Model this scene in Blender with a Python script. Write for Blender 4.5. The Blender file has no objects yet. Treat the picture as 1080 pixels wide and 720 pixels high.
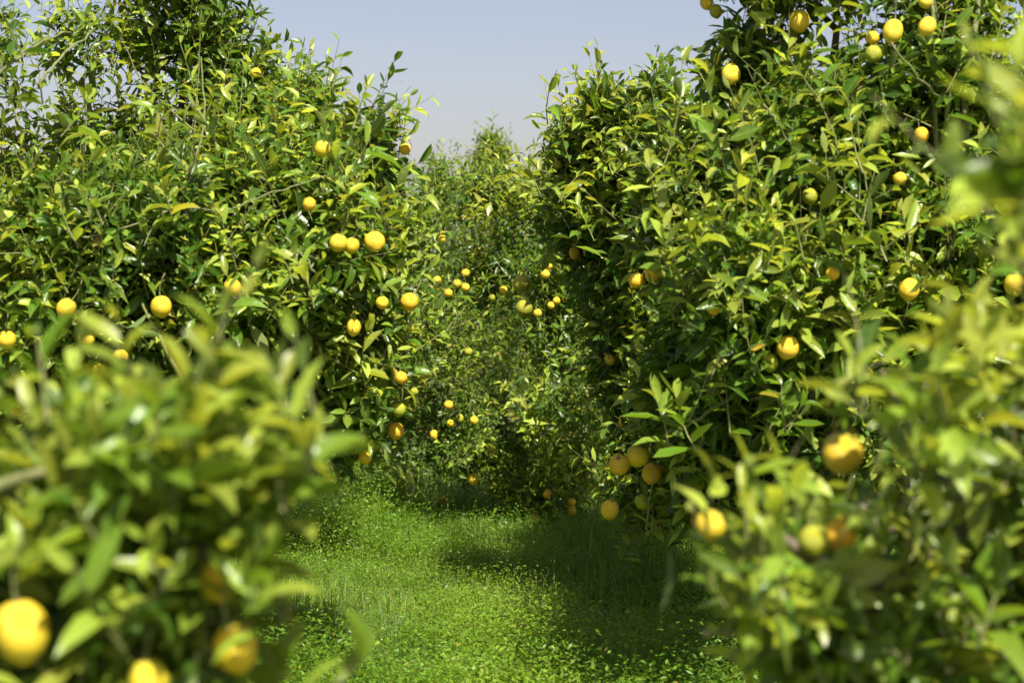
import bpy, math, random
import numpy as np
from mathutils import Vector, Matrix

C = bpy.context.scene
COL = C.collection
rng = np.random.default_rng(11)
random.seed(5)

# ------------------------------------------------------------------ camera
F = 2100.0                      # focal length in photo pixels (1080 wide)
CAM_Z = 1.5
PITCH = math.atan(60.0 / F)     # horizon sits at row 300 of 720
cam_d = bpy.data.cameras.new('camera')
cam = bpy.data.objects.new('camera', cam_d)
COL.objects.link(cam)
cam.location = (0, 0, CAM_Z)
cam.rotation_euler = (math.pi / 2 - PITCH, 0, 0)
cam_d.sensor_width = 36.0
cam_d.lens = 36.0 * F / 1080.0
cam_d.clip_start = 0.05
cam_d.clip_end = 5000
cam_d.dof.use_dof = True
cam_d.dof.focus_distance = 9.0
cam_d.dof.aperture_fstop = 3.7
cam_d.dof.aperture_blades = 7
C.camera = cam

def ray(px, py):
    x = (px - 540) / F
    z = (360 - py) / F
    cp, sp = math.cos(PITCH), math.sin(PITCH)
    return np.array([x, cp + z * sp, z * cp - sp])

def at(px, py, Y):
    d = ray(px, py)
    return np.array([0, 0, CAM_Z]) + d * (Y / d[1])

# ------------------------------------------------------------------ helpers
def norm(v):
    return v / np.maximum(np.linalg.norm(v, axis=-1, keepdims=True), 1e-9)

def hnoise(p, seed=0):
    """smooth value noise in about -1..1 for an (N,3) array"""
    p = np.asarray(p, float)
    i = np.floor(p).astype(np.int64)
    f = p - i
    f = f * f * (3 - 2 * f)
    out = np.zeros(len(p))
    for dx in (0, 1):
        for dy in (0, 1):
            for dz in (0, 1):
                h = (i[:, 0] + dx) * 374761393 + (i[:, 1] + dy) * 668265263 + (i[:, 2] + dz) * 2147483647 + seed * 974711
                h = (h ^ (h >> 13)) * 1274126177
                h = (h ^ (h >> 16)) & 0xFFFF
                w = (f[:, 0] if dx else 1 - f[:, 0]) * (f[:, 1] if dy else 1 - f[:, 1]) * (f[:, 2] if dz else 1 - f[:, 2])
                out += w * (h / 32767.5 - 1)
    return out

def tag(o, label=None, cat=None, group=None, kind=None):
    if label: o['label'] = label
    if cat: o['category'] = cat
    if group: o['group'] = group
    if kind: o['kind'] = kind
    return o

def empty(name, loc):
    o = bpy.data.objects.new(name, None)
    o.empty_display_size = 0.2
    o.location = loc
    COL.objects.link(o)
    return o

def mesh_obj(name, V, T, mats, parent=None, mat_idx=None, attrs=None, smooth=True, loc=None):
    """one mesh object from vertex array V and triangle array T (world space)"""
    V = np.asarray(V, np.float32)
    T = np.asarray(T, np.int32)
    if loc is not None:
        V = V - np.asarray(loc, np.float32)
    me = bpy.data.meshes.new(name)
    me.vertices.add(len(V))
    me.vertices.foreach_set('co', V.ravel())
    me.loops.add(T.size)
    me.loops.foreach_set('vertex_index', T.ravel())
    me.polygons.add(len(T))
    me.polygons.foreach_set('loop_start', np.arange(0, T.size, 3, dtype=np.int32))
    for m in mats:
        me.materials.append(m)
    if mat_idx is not None:
        me.polygons.foreach_set('material_index', np.asarray(mat_idx, np.int32))
    if smooth:
        me.polygons.foreach_set('use_smooth', np.ones(len(T), bool))
    for k, a in (attrs or {}).items():
        at_ = me.attributes.new(k, 'FLOAT', 'POINT')
        at_.data.foreach_set('value', np.asarray(a, np.float32))
    me.update(calc_edges=True)
    o = bpy.data.objects.new(name, me)
    COL.objects.link(o)
    if parent is not None:
        o.parent = parent
    elif loc is not None:
        o.location = loc
    return o

def tube(path, radii, sides=7):
    path = np.asarray(path, float)
    n = len(path)
    tang = np.gradient(path, axis=0)
    tang = norm(tang)
    ref = np.array([0.3, 0.2, 1.0]) if abs(tang[0, 2]) < 0.8 else np.array([1.0, 0.2, 0.1])
    A = norm(np.cross(tang, ref))
    B = np.cross(tang, A)
    a = np.linspace(0, 2 * math.pi, sides, endpoint=False)
    ring = (np.cos(a)[None, :, None] * A[:, None] + np.sin(a)[None, :, None] * B[:, None])
    V = path[:, None] + ring * np.asarray(radii)[:, None, None]
    V = V.reshape(-1, 3)
    T = []
    for i in range(n - 1):
        for j in range(sides):
            k = (j + 1) % sides
            a0, a1, b0, b1 = i * sides + j, i * sides + k, (i + 1) * sides + j, (i + 1) * sides + k
            T += [(a0, a1, b1), (a0, b1, b0)]
    V = np.vstack([V, path[:1], path[-1:]])
    for j in range(sides):
        k = (j + 1) % sides
        T.append((n * sides, k, j))
        T.append((n * sides + 1, (n - 1) * sides + j, (n - 1) * sides + k))
    return V, np.array(T)

def curve_pts(a, b, n=9, sag=0.0, wob=0.04, seed=0):
    r = np.random.default_rng(seed)
    a, b = np.asarray(a, float), np.asarray(b, float)
    t = np.linspace(0, 1, n)[:, None]
    p = a + (b - a) * t
    p[:, 2] += sag * np.sin(math.pi * t[:, 0])
    L = np.linalg.norm(b - a)
    w = r.normal(0, 1, (n, 3)) * wob * L
    w[0] = 0
    w[-1] *= 0.3
    return p + w * 0.6

# ------------------------------------------------------------------ materials
def nodes(name):
    m = bpy.data.materials.new(name)
    m.use_nodes = True
    nt = m.node_tree
    nt.nodes.clear()
    out = nt.nodes.new('ShaderNodeOutputMaterial')
    return m, nt, out

def N(nt, t, **kw):
    n = nt.nodes.new(t)
    for k, v in kw.items():
        setattr(n, k, v)
    return n

def mixc(nt, fac, a, b, mode='MIX'):
    n = N(nt, 'ShaderNodeMix', data_type='RGBA', blend_type=mode)
    for sock, v in ((n.inputs[0], fac), (n.inputs[6], a), (n.inputs[7], b)):
        if hasattr(v, 'is_output'):
            nt.links.new(v, sock)
        elif isinstance(v, (int, float)):
            sock.default_value = v
        else:
            sock.default_value = (*v, 1)
    return n.outputs[2]

def attr(nt, name):
    return N(nt, 'ShaderNodeAttribute', attribute_name=name).outputs['Fac']

def maprange(nt, v, a, b, c, d):
    n = N(nt, 'ShaderNodeMapRange')
    nt.links.new(v, n.inputs[0])
    for i, x in enumerate((a, b, c, d)):
        n.inputs[i + 1].default_value = x
    return n.outputs[0]

def leaf_material(name, dark, mid, young, trans=0.40, rough=0.32, spec=0.36, rib=True):
    m, nt, out = nodes(name)
    tint = attr(nt, 'tint')
    var = attr(nt, 'var')
    c1 = mixc(nt, maprange(nt, tint, 0, 0.5, 0, 1), dark, mid)
    c2 = mixc(nt, maprange(nt, tint, 0.5, 1.0, 0, 1), c1, young)
    c2 = mixc(nt, maprange(nt, tint, 1.0, 2.0, 0, 1), c2, (0.34, 0.20, 0.06))
    hsv = N(nt, 'ShaderNodeHueSaturation')
    nt.links.new(c2, hsv.inputs['Color'])
    nt.links.new(maprange(nt, var, 0, 1, 0.488, 0.512), hsv.inputs['Hue'])
    nt.links.new(maprange(nt, var, 0, 1, 0.7, 1.35), hsv.inputs['Value'])
    col = hsv.outputs[0]
    if rib:
        tc = N(nt, 'ShaderNodeTexCoord')
        nz = N(nt, 'ShaderNodeTexNoise')
        nz.inputs['Scale'].default_value = 55
        nz.inputs['Detail'].default_value = 2
        nt.links.new(tc.outputs['Object'], nz.inputs['Vector'])
        col = mixc(nt, maprange(nt, nz.outputs[0], 0.35, 0.75, 0, 0.22), col, mid)
        ribf = maprange(nt, attr(nt, 'across'), 0.02, 0.13, 0.6, 0)
        col = mixc(nt, ribf, col, (0.23, 0.29, 0.07))
    geo = N(nt, 'ShaderNodeNewGeometry')
    back = mixc(nt, 0.5, col, (0.13, 0.18, 0.055))
    colb = mixc(nt, geo.outputs['Backfacing'], col, back)
    p = N(nt, 'ShaderNodeBsdfPrincipled')
    nt.links.new(colb, p.inputs['Base Color'])
    nt.links.new(maprange(nt, geo.outputs['Backfacing'], 0, 1, rough, 0.6), p.inputs['Roughness'])
    p.inputs['Specular IOR Level'].default_value = spec
    if rib:
        bp = N(nt, 'ShaderNodeBump')
        bp.inputs['Strength'].default_value = 0.6
        bp.inputs['Distance'].default_value = 0.004
        nt.links.new(nz.outputs[0], bp.inputs['Height'])
        nt.links.new(bp.outputs[0], p.inputs['Normal'])
    t = N(nt, 'ShaderNodeBsdfTranslucent')
    tcol = mixc(nt, 1.0, col, (2.0, 1.75, 0.8), 'MULTIPLY')
    nt.links.new(tcol, t.inputs['Color'])
    ms = N(nt, 'ShaderNodeMixShader')
    ms.inputs[0].default_value = trans
    nt.links.new(p.outputs[0], ms.inputs[1])
    nt.links.new(t.outputs[0], ms.inputs[2])
    nt.links.new(ms.outputs[0], out.inputs[0])
    return m

def bark_material(name, a, b, scale=40):
    m, nt, out = nodes(name)
    tc = N(nt, 'ShaderNodeTexCoord')
    nz = N(nt, 'ShaderNodeTexNoise')
    nz.inputs['Scale'].default_value = scale
    nz.inputs['Detail'].default_value = 6
    nt.links.new(tc.outputs['Object'], nz.inputs['Vector'])
    col = mixc(nt, maprange(nt, nz.outputs[0], 0.3, 0.7, 0, 1), a, b)
    p = N(nt, 'ShaderNodeBsdfPrincipled')
    nt.links.new(col, p.inputs['Base Color'])
    p.inputs['Roughness'].default_value = 0.75
    bp = N(nt, 'ShaderNodeBump')
    bp.inputs['Strength'].default_value = 0.5
    bp.inputs['Distance'].default_value = 0.01
    nt.links.new(nz.outputs[0], bp.inputs['Height'])
    nt.links.new(bp.outputs[0], p.inputs['Normal'])
    nt.links.new(p.outputs[0], out.inputs[0])
    return m

M_LEAF = leaf_material('citrus_leaf', (0.026, 0.076, 0.009), (0.100, 0.182, 0.014), (0.36, 0.43, 0.06))
M_TWIG = bark_material('green_twig', (0.10, 0.13, 0.03), (0.24, 0.24, 0.09), 60)
M_BARK = bark_material('bark', (0.07, 0.055, 0.035), (0.20, 0.17, 0.11), 45)
M_BRANCH = bark_material('branch_bark', (0.085, 0.105, 0.03), (0.19, 0.20, 0.075), 50)
M_GRASS = leaf_material('grass_leaf', (0.058, 0.15, 0.012), (0.140, 0.25, 0.018), (0.30, 0.37, 0.045), trans=0.4, rough=0.45, spec=0.35, rib=False)

def peel_material():
    m, nt, out = nodes('lemon_peel')
    oi = N(nt, 'ShaderNodeObjectInfo')
    tc = N(nt, 'ShaderNodeTexCoord')
    nz = N(nt, 'ShaderNodeTexNoise')
    nz.inputs['Scale'].default_value = 1.6
    nz.inputs['Detail'].default_value = 3
    nt.links.new(tc.outputs['Object'], nz.inputs['Vector'])
    col = mixc(nt, maprange(nt, nz.outputs[0], 0.45, 0.8, 0, 0.45), oi.outputs['Color'], (0.42, 0.36, 0.015))
    sx = N(nt, 'ShaderNodeSeparateXYZ')
    nt.links.new(tc.outputs['Object'], sx.inputs[0])
    mul = N(nt, 'ShaderNodeMath', operation='MULTIPLY')
    nt.links.new(maprange(nt, sx.outputs['Z'], 0.1, 1.0, 0, 0.75), mul.inputs[0])
    nt.links.new(oi.outputs['Random'], mul.inputs[1])
    col = mixc(nt, mul.outputs[0], col, (0.33, 0.36, 0.02))
    nz2 = N(nt, 'ShaderNodeTexNoise')
    nz2.inputs['Scale'].default_value = 5.5
    nz2.inputs['Detail'].default_value = 6
    nt.links.new(tc.outputs['Object'], nz2.inputs['Vector'])
    col = mixc(nt, maprange(nt, nz2.outputs[0], 0.66, 0.74, 0, 0.55), col, (0.30, 0.19, 0.05))
    vo = N(nt, 'ShaderNodeTexVoronoi')
    vo.inputs['Scale'].default_value = 16
    nt.links.new(tc.outputs['Object'], vo.inputs['Vector'])
    bp = N(nt, 'ShaderNodeBump')
    bp.inputs['Strength'].default_value = 0.4
    bp.inputs['Distance'].default_value = 0.02
    nt.links.new(vo.outputs[0], bp.inputs['Height'])
    p = N(nt, 'ShaderNodeBsdfPrincipled')
    nt.links.new(col, p.inputs['Base Color'])
    p.inputs['Roughness'].default_value = 0.4
    nt.links.new(bp.outputs[0], p.inputs['Normal'])
    nt.links.new(p.outputs[0], out.inputs[0])
    return m
M_PEEL = peel_material()

def soil_material():
    m, nt, out = nodes('soil_and_moss')
    tc = N(nt, 'ShaderNodeTexCoord')
    nz = N(nt, 'ShaderNodeTexNoise')
    nz.inputs['Scale'].default_value = 3
    nz.inputs['Detail'].default_value = 8
    nt.links.new(tc.outputs['Object'], nz.inputs['Vector'])
    col = mixc(nt, maprange(nt, nz.outputs[0], 0.3, 0.65, 0, 1), (0.10, 0.085, 0.045), (0.05, 0.10, 0.018))
    p = N(nt, 'ShaderNodeBsdfPrincipled')
    nt.links.new(col, p.inputs['Base Color'])
    p.inputs['Roughness'].default_value = 0.95
    nt.links.new(p.outputs[0], out.inputs[0])
    return m
M_SOIL = soil_material()

def plain(name, col, rough=0.6):
    m, nt, out = nodes(name)
    tc = N(nt, 'ShaderNodeTexCoord')
    nz = N(nt, 'ShaderNodeTexNoise')
    nz.inputs['Scale'].default_value = 0.06
    nz.inputs['Detail'].default_value = 8
    nt.links.new(tc.outputs['Object'], nz.inputs['Vector'])
    c = mixc(nt, maprange(nt, nz.outputs[0], 0.3, 0.7, 0, 1), tuple(x * 0.75 for x in col), tuple(x * 1.2 for x in col))
    p = N(nt, 'ShaderNodeBsdfPrincipled')
    nt.links.new(c, p.inputs['Base Color'])
    p.inputs['Roughness'].default_value = rough
    nt.links.new(p.outputs[0], out.inputs[0])
    return m
M_HILL = plain('wooded_hill', (0.10, 0.13, 0.09), 0.95)
M_PETAL = plain('white_petal', (0.8, 0.8, 0.72), 0.5)

# ------------------------------------------------------------------ leaves
UP = np.array([0, 0, 1.0])
LIGHT = norm(np.array([0.25, -0.35, 0.9]))

class Foliage:
    def __init__(self, detail):
        self.detail = detail
        self.leaf = []          # tuples of arrays
        self.stem = []

    def shoots(self, P, D, L, NL, leaflen, tint, r, photo=0.6, stem_r=0.0022, spread=1.0):
        S = len(P)
        if S == 0:
            return
        K = int(NL.max())
        k = np.arange(K)[None, :]
        mask = (k < NL[:, None])
        s = np.clip((k + 0.7 + r.normal(0, 0.22, (S, K))) / NL[:, None], 0.02, 1)
        B = r.normal(0, 0.22, (S, 3)) + UP * 0.16
        s3 = s[..., None]
        pos = P[:, None] + D[:, None] * L[:, None, None] * s3 + B[:, None] * L[:, None, None] * s3 ** 2
        T = norm(D[:, None] + 2 * B[:, None] * s3)
        ref = norm(r.normal(0, 1, (S, 3)))
        A = norm(np.cross(T, ref[:, None] + 0 * T))
        Bv = np.cross(T, A)
        az = r.uniform(0, 6.28, (S, 1)) + k * 2.4 + r.normal(0, 0.25, (S, K))
        rad = np.cos(az)[..., None] * A + np.sin(az)[..., None] * Bv
        al = np.radians(78 - 46 * s ** 1.5) * spread + r.normal(0, 0.2, (S, K))
        ca, sa = np.cos(al)[..., None], np.sin(al)[..., None]
        ld = ca * T + sa * rad
        ld = norm(ld + np.array([0, 0, -1.0]) * np.abs(r.normal(0, 0.22, (S, K, 1))))
        ln = sa * T - ca * rad
        ln = norm(ln + photo * LIGHT + r.normal(0, 0.3, (S, K, 3)))
        ln = norm(ln - (ln * ld).sum(-1, keepdims=True) * ld)
        ll = leaflen[:, None] * (1 - 0.42 * s ** 3) * r.uniform(0.68, 1.22, (S, K))
        tn = np.clip(tint[:, None] + 0.42 * s ** 2 * r.uniform(0, 1, (S, K)) + r.normal(0, 0.09, (S, K)), 0, 1)
        yellow = r.random((S, K)) < 0.008
        tn = np.where(yellow, r.choice([1.0, 1.3, 1.8], tn.shape), tn)
        m = mask
        self.leaf.append((pos[m], ld[m], ln[m], ll[m], tn[m], r.random(m.sum())))
        q = np.linspace(0, 1, 4)[None, :, None]
        path = P[:, None] + D[:, None] * L[:, None, None] * q + B[:, None] * L[:, None, None] * q ** 2
        self.stem.append((path, np.full(S, stem_r)))

    def build(self, name, parent, loc, r, clear=None):
        pos, ld, ln, ll, tn, vr = [np.concatenate([x[i] for x in self.leaf]) for i in range(6)]
        if clear is not None:
            keep = np.ones(len(pos), bool)
            for c, rad, out, pr in clear:
                hit = np.zeros(len(pos), bool)
                for f in (0.1, 0.5, 0.9):
                    v = pos + ld * (ll * f)[:, None] - c
                    va = v @ out
                    t = np.clip(va, -0.03, 0.6)
                    d = np.linalg.norm(v - t[:, None] * out, axis=1)
                    hit |= (d < rad + 0.014 + 0.006 * (c[1] < 4)) & (va > -0.05)
                keep &= ~(hit & (r.random(len(pos)) < pr))
            pos, ld, ln, ll, tn, vr = [x[keep] for x in (pos, ld, ln, ll, tn, vr)]
            path = np.concatenate([x[0] for x in self.stem])
            sr = np.concatenate([x[1] for x in self.stem])
            ks = np.ones(len(path), bool)
            for c, rad, out, pr in clear:
                v = path - c
                t = np.clip(v @ out, -0.02, 0.6)
                d = np.linalg.norm(v - t[..., None] * out, axis=2)
                ks &= ~((d < rad + 0.015) & (v @ out > -0.03)).any(1)
            # a stem that lost all its leaves goes too
            self.stem = [(path[ks], sr[ks])]
        n = len(pos)
        sd = np.cross(ld, ln)
        w = ll * r.uniform(0.125, 0.205, n)
        curl = r.normal(0.14, 0.17, n) * ll
        fold = r.uniform(0.2, 1.05, n) * w
        twist = r.normal(0, 0.18, n)
        rows = {2: [(0.34, 0.94), (0.68, 0.86)], 3: [(0.2, 0.74), (0.47, 1.0), (0.76, 0.70)], 1: [(0.48, 1.0)]}[self.detail]
        P = [pos]
        across = [np.zeros(n)]
        for s, ww in rows:
            c = pos + ld * (ll * s)[:, None] - ln * (curl * s * s)[:, None]
            tw = sd + ln * (twist * s)[:, None]
            P += [c - tw * (w * ww)[:, None] + ln * (fold * ww)[:, None], c, c + tw * (w * ww)[:, None] + ln * (fold * ww)[:, None]]
            across += [np.ones(n), np.zeros(n), np.ones(n)]
        P.append(pos + ld * ll[:, None] * 0.97 - ln * curl[:, None] * 1.1)
        across.append(np.zeros(n))
        nv = len(P)
        V = np.stack(P, 1).reshape(-1, 3)
        AC = np.stack(across, 1).reshape(-1)
        tri = [(0, 2, 1), (0, 3, 2)]
        for i in range(len(rows) - 1):
            a, b = 1 + 3 * i, 4 + 3 * i
            tri += [(a, a + 1, b + 1), (a, b + 1, b), (a + 1, a + 2, b + 2), (a + 1, b + 2, b + 1)]
        a = 1 + 3 * (len(rows) - 1)
        tri += [(a, a + 1, nv - 1), (a + 1, a + 2, nv - 1)]
        tri = np.array(tri)
        T = (np.arange(n)[:, None, None] * nv + tri[None]).reshape(-1, 3)
        TN = np.repeat(tn, nv)
        VR = np.repeat(vr, nv)
        # stems: three sided, four rings
        path = np.concatenate([x[0] for x in self.stem])
        sr = np.concatenate([x[1] for x in self.stem])
        S = len(path)
        d = norm(path[:, 3] - path[:, 0])
        A = norm(np.cross(d, norm(r.normal(0, 1, (S, 3)))))
        B = np.cross(d, A)
        rings = []
        for q in range(4):
            for j in range(3):
                an = j * 2.0944
                rings.append(path[:, q] + (A * math.cos(an) + B * math.sin(an)) * (sr * (1.25 - 0.28 * q))[:, None])
        SV = np.stack(rings, 1).reshape(-1, 3)
        st = []
        for q in range(3):
            for j in range(3):
                k2 = (j + 1) % 3
                a0, a1, b0, b1 = q * 3 + j, q * 3 + k2, q * 3 + 3 + j, q * 3 + 3 + k2
                st += [(a0, a1, b1), (a0, b1, b0)]
        st = np.array(st)
        ST = (np.arange(S)[:, None, None] * 12 + st[None]).reshape(-1, 3) + len(V)
        Vall = np.vstack([V, SV])
        Tall = np.vstack([T, ST])
        z = np.zeros(len(SV))
        mi = np.concatenate([np.zeros(len(T)), np.ones(len(ST))])
        print(name, n, 'leaves', S, 'shoots')
        return mesh_obj(name, Vall, Tall, [M_LEAF, M_TWIG], parent, mi,
                        {'tint': np.concatenate([TN, z]), 'var': np.concatenate([VR, z]), 'across': np.concatenate([AC, z + 1])}, loc=loc)

class Tree:
    """a citrus tree: lobes = (px, py, Y, half width px, half height px[, density])"""
    def __init__(self, foot, lobes, detail=2, dens=230, leaf=0.088, young=0.16, seed=1, shoot=0.2, tint=0.22, depth=1.0):
        self.foot = foot
        self.lobes = []
        for l in lobes:
            px, py, Y, rx, rz = l[:5]
            s = Y / F
            self.lobes.append((at(px, py, Y), np.array([rx * s, depth * max(min((rx + rz) * 0.5 * s, 0.8), 0.12), rz * s]), l[5] if len(l) > 5 else 1.0))
        self.detail, self.dens, self.leaf_len, self.young, self.seed, self.shoot_len, self.tint = detail, dens, leaf, young, seed, shoot, tint
        self.extra = []
        self.gap = -0.08
        self.branches = []

    def hit(self, px, py):
        d = ray(px, py)
        d = d / np.linalg.norm(d)
        o = np.array([0, 0, CAM_Z])
        best = None
        near = (1e9, None)
        for c, R, _ in self.lobes:
            oc = (o - c) / R
            dd = d / R
            a, b, cc = dd @ dd, 2 * oc @ dd, oc @ oc - 1
            disc = b * b - 4 * a * cc
            t0 = -b / (2 * a)
            miss = np.linalg.norm((o + d * t0 - c) / R)
            if miss < near[0]:
                near = (miss, t0)
            if disc > 0:
                t = (-b - math.sqrt(disc)) / (2 * a)
                if best is None or t < best:
                    best = t
        t = best if best is not None else near[1]
        return o + d * t

    def add_shoot(self, p0, p1, Y, n, leaf=None, tint=0.3, dY=0.0, stem=0.003, spread=1.0):
        a = at(p0[0], p0[1], Y)
        b = at(p1[0], p1[1], Y + dY)
        self.extra.append((a, b, n, leaf or self.leaf_len, tint, stem, spread))

    def add_cluster(self, n, px, py, Y, h, leaf, tint, seed, lean=0.25):
        r = np.random.default_rng(seed)
        for _ in range(n):
            x, y, yy = r.uniform(*px), r.uniform(*py), r.uniform(*Y)
            hh = h * r.uniform(0.6, 1.25)
            self.add_shoot((x, y), (x + r.normal(0, lean) * hh, y - hh), yy, int(r.integers(5, 10)), leaf * r.uniform(0.8, 1.2),
                           float(np.clip(r.normal(tint, 0.15), 0.1, 1)), dY=r.normal(-0.02, 0.05), spread=r.uniform(0.7, 0.95))

    def add_branch(self, pts, r0, r1):
        self.branches.append((np.array([at(*p) for p in pts]), r0, r1))

    def build(self, label, group, clear):
        r = np.random.default_rng(self.seed)
        foot = np.array(self.foot, float)
        root = empty('lemon_tree', foot)
        tag(root, label, 'lemon tree', group)
        fol = Foliage(self.detail)
        for li, (c, R, dn) in enumerate(self.lobes):
            p = 1.6
            area = 4 * math.pi * (((R[0] * R[1]) ** p + (R[0] * R[2]) ** p + (R[1] * R[2]) ** p) / 3) ** (1 / p)
            n = int(area * self.dens * dn)
            dirs = norm(r.normal(0, 1, (n, 3)))
            u = 1 - 0.62 * r.random(n) ** 1.7
            P = c + dirs * R * u[:, None]
            keep = np.ones(n, bool)
            for lj, (c2, R2, _) in enumerate(self.lobes):
                if lj != li:
                    q = np.linalg.norm((P - c2) / R2, axis=1)
                    keep &= ~((q < 0.5) & (r.random(n) < 0.9))
            cl = hnoise(P * 4.2, self.seed) * 0.7 + hnoise(P * 9.5, self.seed + 3) * 0.5
            keep &= (cl > self.gap - 0.22 * r.random(n)) | (r.random(n) < 0.1)
            keep &= P[:, 2] > 0.12
            P, dirs = P[keep], dirs[keep]
            n = len(P)
            outw = norm(dirs / R)
            D = norm(0.75 * outw + UP * r.uniform(0.0, 0.85, (n, 1)) + r.normal(0, 0.38, (n, 3)))
            L = self.shoot_len * r.uniform(0.5, 1.35, n)
            longs = r.random(n) < 0.03
            L[longs] *= 1.5
            D[longs] = norm(D[longs] + UP * 0.8)
            NL = np.clip(np.round(L / 0.024 + r.normal(0, 1, n)), 4, 16).astype(int)
            yn = hnoise(P * 2.3, self.seed + 9)
            young = r.random(n) < np.clip(self.young + 0.25 * yn, 0.02, 0.7)
            tn = np.where(young, r.uniform(0.6, 0.98, n), np.clip(r.normal(self.tint, 0.19, n) + 0.14 * yn, 0.0, 0.7))
            ll = self.leaf_len * r.uniform(0.72, 1.2, n)
            yw = young * (0.35 if self.detail == 1 else 0.7)
            D = norm(D + UP * yw[:, None])
            L = L * (1 + 0.45 * yw)
            NL = np.clip(np.round(NL * (1 + 0.3 * yw)), 4, 18).astype(int)
            P = P - D * (L * 0.75)[:, None]
            fol.shoots(P, D, L, NL, ll, tn, r)
        for a, b, n_, lf, tint, stem, spread in self.extra:
            d = b - a
            L = np.linalg.norm(d)
            fol.shoots(a[None], (d / L)[None], np.array([L]), np.array([n_]), np.array([lf]), np.array([tint]), r, photo=0.35, stem_r=stem, spread=spread)
        fol.build('crown', root, foot, r, clear)
        # trunk and limbs
        cs = np.array([l[0] for l in self.lobes])
        mid = cs.mean(0)
        fork = foot + np.array([0.05 * r.normal(), 0.05 * r.normal(), 0.38 + 0.15 * r.random()])
        rt = 0.05 + 0.012 * max(0, mid[2])
        pts = curve_pts(foot - np.array([0, 0, 0.05]), fork, 7, 0, 0.05, self.seed)
        rad = np.linspace(rt * 1.15, rt * 0.85, 7)
        rad[0] = rt * 1.6
        V, T = tube(pts, rad, 10)
        mesh_obj('trunk', V, T, [M_BARK], root, loc=foot)
        for i, (c, R, _) in enumerate(self.lobes):
            end = c + np.array([0, 0, R[2] * 0.35])
            pts = curve_pts(fork, end, 11, 0.10 * np.linalg.norm(end - fork), 0.035, self.seed * 31 + i)
            V, T = tube(pts, np.linspace(rt * 0.62, 0.006, 11), 7)
            mesh_obj('branch', V, T, [M_BARK], root, loc=foot)
        for pts, r0, r1 in self.branches:
            t = np.linspace(0, 1, 12)
            k = np.linspace(0, 1, len(pts))
            sm = np.stack([np.interp(t, k, pts[:, i]) for i in range(3)], 1)
            sm[1:-1] = (sm[:-2] + 2 * sm[1:-1] + sm[2:]) / 4
            sm[1:-1] += r.normal(0, 0.004, (10, 3))
            V, T = tube(sm, np.linspace(r0, r1, 12), 7)
            mesh_obj('branch', V, T, [M_BRANCH], root, loc=foot)
        return root

# ------------------------------------------------------------------ ground
def ground_z(x, y):
    p = np.stack([np.asarray(x, float) * 0.9, np.asarray(y, float) * 0.9, np.zeros_like(np.asarray(x, float))], 1)
    f = np.exp(-((np.asarray(x) / 8) ** 2) - (((np.asarray(y) - 10) / 14) ** 2))
    return (hnoise(p, 5) * 0.05 + hnoise(p * 3, 6) * 0.018) * f

def grid_axis(lo, hi, near, step, far):
    a = list(np.arange(near[0], near[1] + 1e-6, step))
    x, d = near[1], step
    while x < hi:
        d *= 1.35
        x += d
        a.append(x)
    x, d = near[0], step
    while x > lo:
        d *= 1.35
        x -= d
        a.insert(0, x)
    return np.array(a)
gx = grid_axis(-1800, 1800, (-5, 5), 0.2, 0)
gy = grid_axis(-1800, 2500, (-1, 22), 0.2, 0)
GX, GY = np.meshgrid(gx, gy)
GV = np.stack([GX.ravel(), GY.ravel(), ground_z(GX.ravel(), GY.ravel())], 1)
nx, ny = len(gx), len(gy)
ii = (np.arange(ny - 1)[:, None] * nx + np.arange(nx - 1)[None]).ravel()
GT = np.concatenate([np.stack([ii, ii + 1, ii + nx + 1], 1), np.stack([ii, ii + nx + 1, ii + nx], 1)])
tag(mesh_obj('ground', GV, GT, [M_SOIL]), kind='structure')

# far wooded hill: a ridge well behind the orchard
hx = np.linspace(-420, 260, 90)
hy = np.linspace(520, 900, 30)
HX, HY = np.meshgrid(hx, hy)
top = 52 * np.exp(-((HX + 75) / 62) ** 2) + 22 * np.exp(-((HX + 190) / 90) ** 2) + 10
prof = np.sin(np.clip((HY - 520) / 380, 0, 1) * math.pi) ** 0.8
hn = hnoise(np.stack([HX.ravel() / 25, HY.ravel() / 25, 0 * HX.ravel()], 1), 3).reshape(HX.shape)
HZ = top * prof * (1 + 0.08 * hn) - 1
HV = np.stack([HX.ravel(), HY.ravel(), HZ.ravel()], 1)
nx2 = len(hx)
ii = (np.arange(len(hy) - 1)[:, None] * nx2 + np.arange(nx2 - 1)[None]).ravel()
HT = np.concatenate([np.stack([ii, ii + 1, ii + nx2 + 1], 1), np.stack([ii, ii + nx2 + 1, ii + nx2], 1)])
tag(mesh_obj('hill', HV, HT, [M_HILL]), kind='structure')

# ------------------------------------------------------------------ grass and low weeds
def sample_xy(n, x0, x1, y0, y1, r):
    return r.uniform(x0, x1, n), r.uniform(y0, y1, n)

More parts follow.
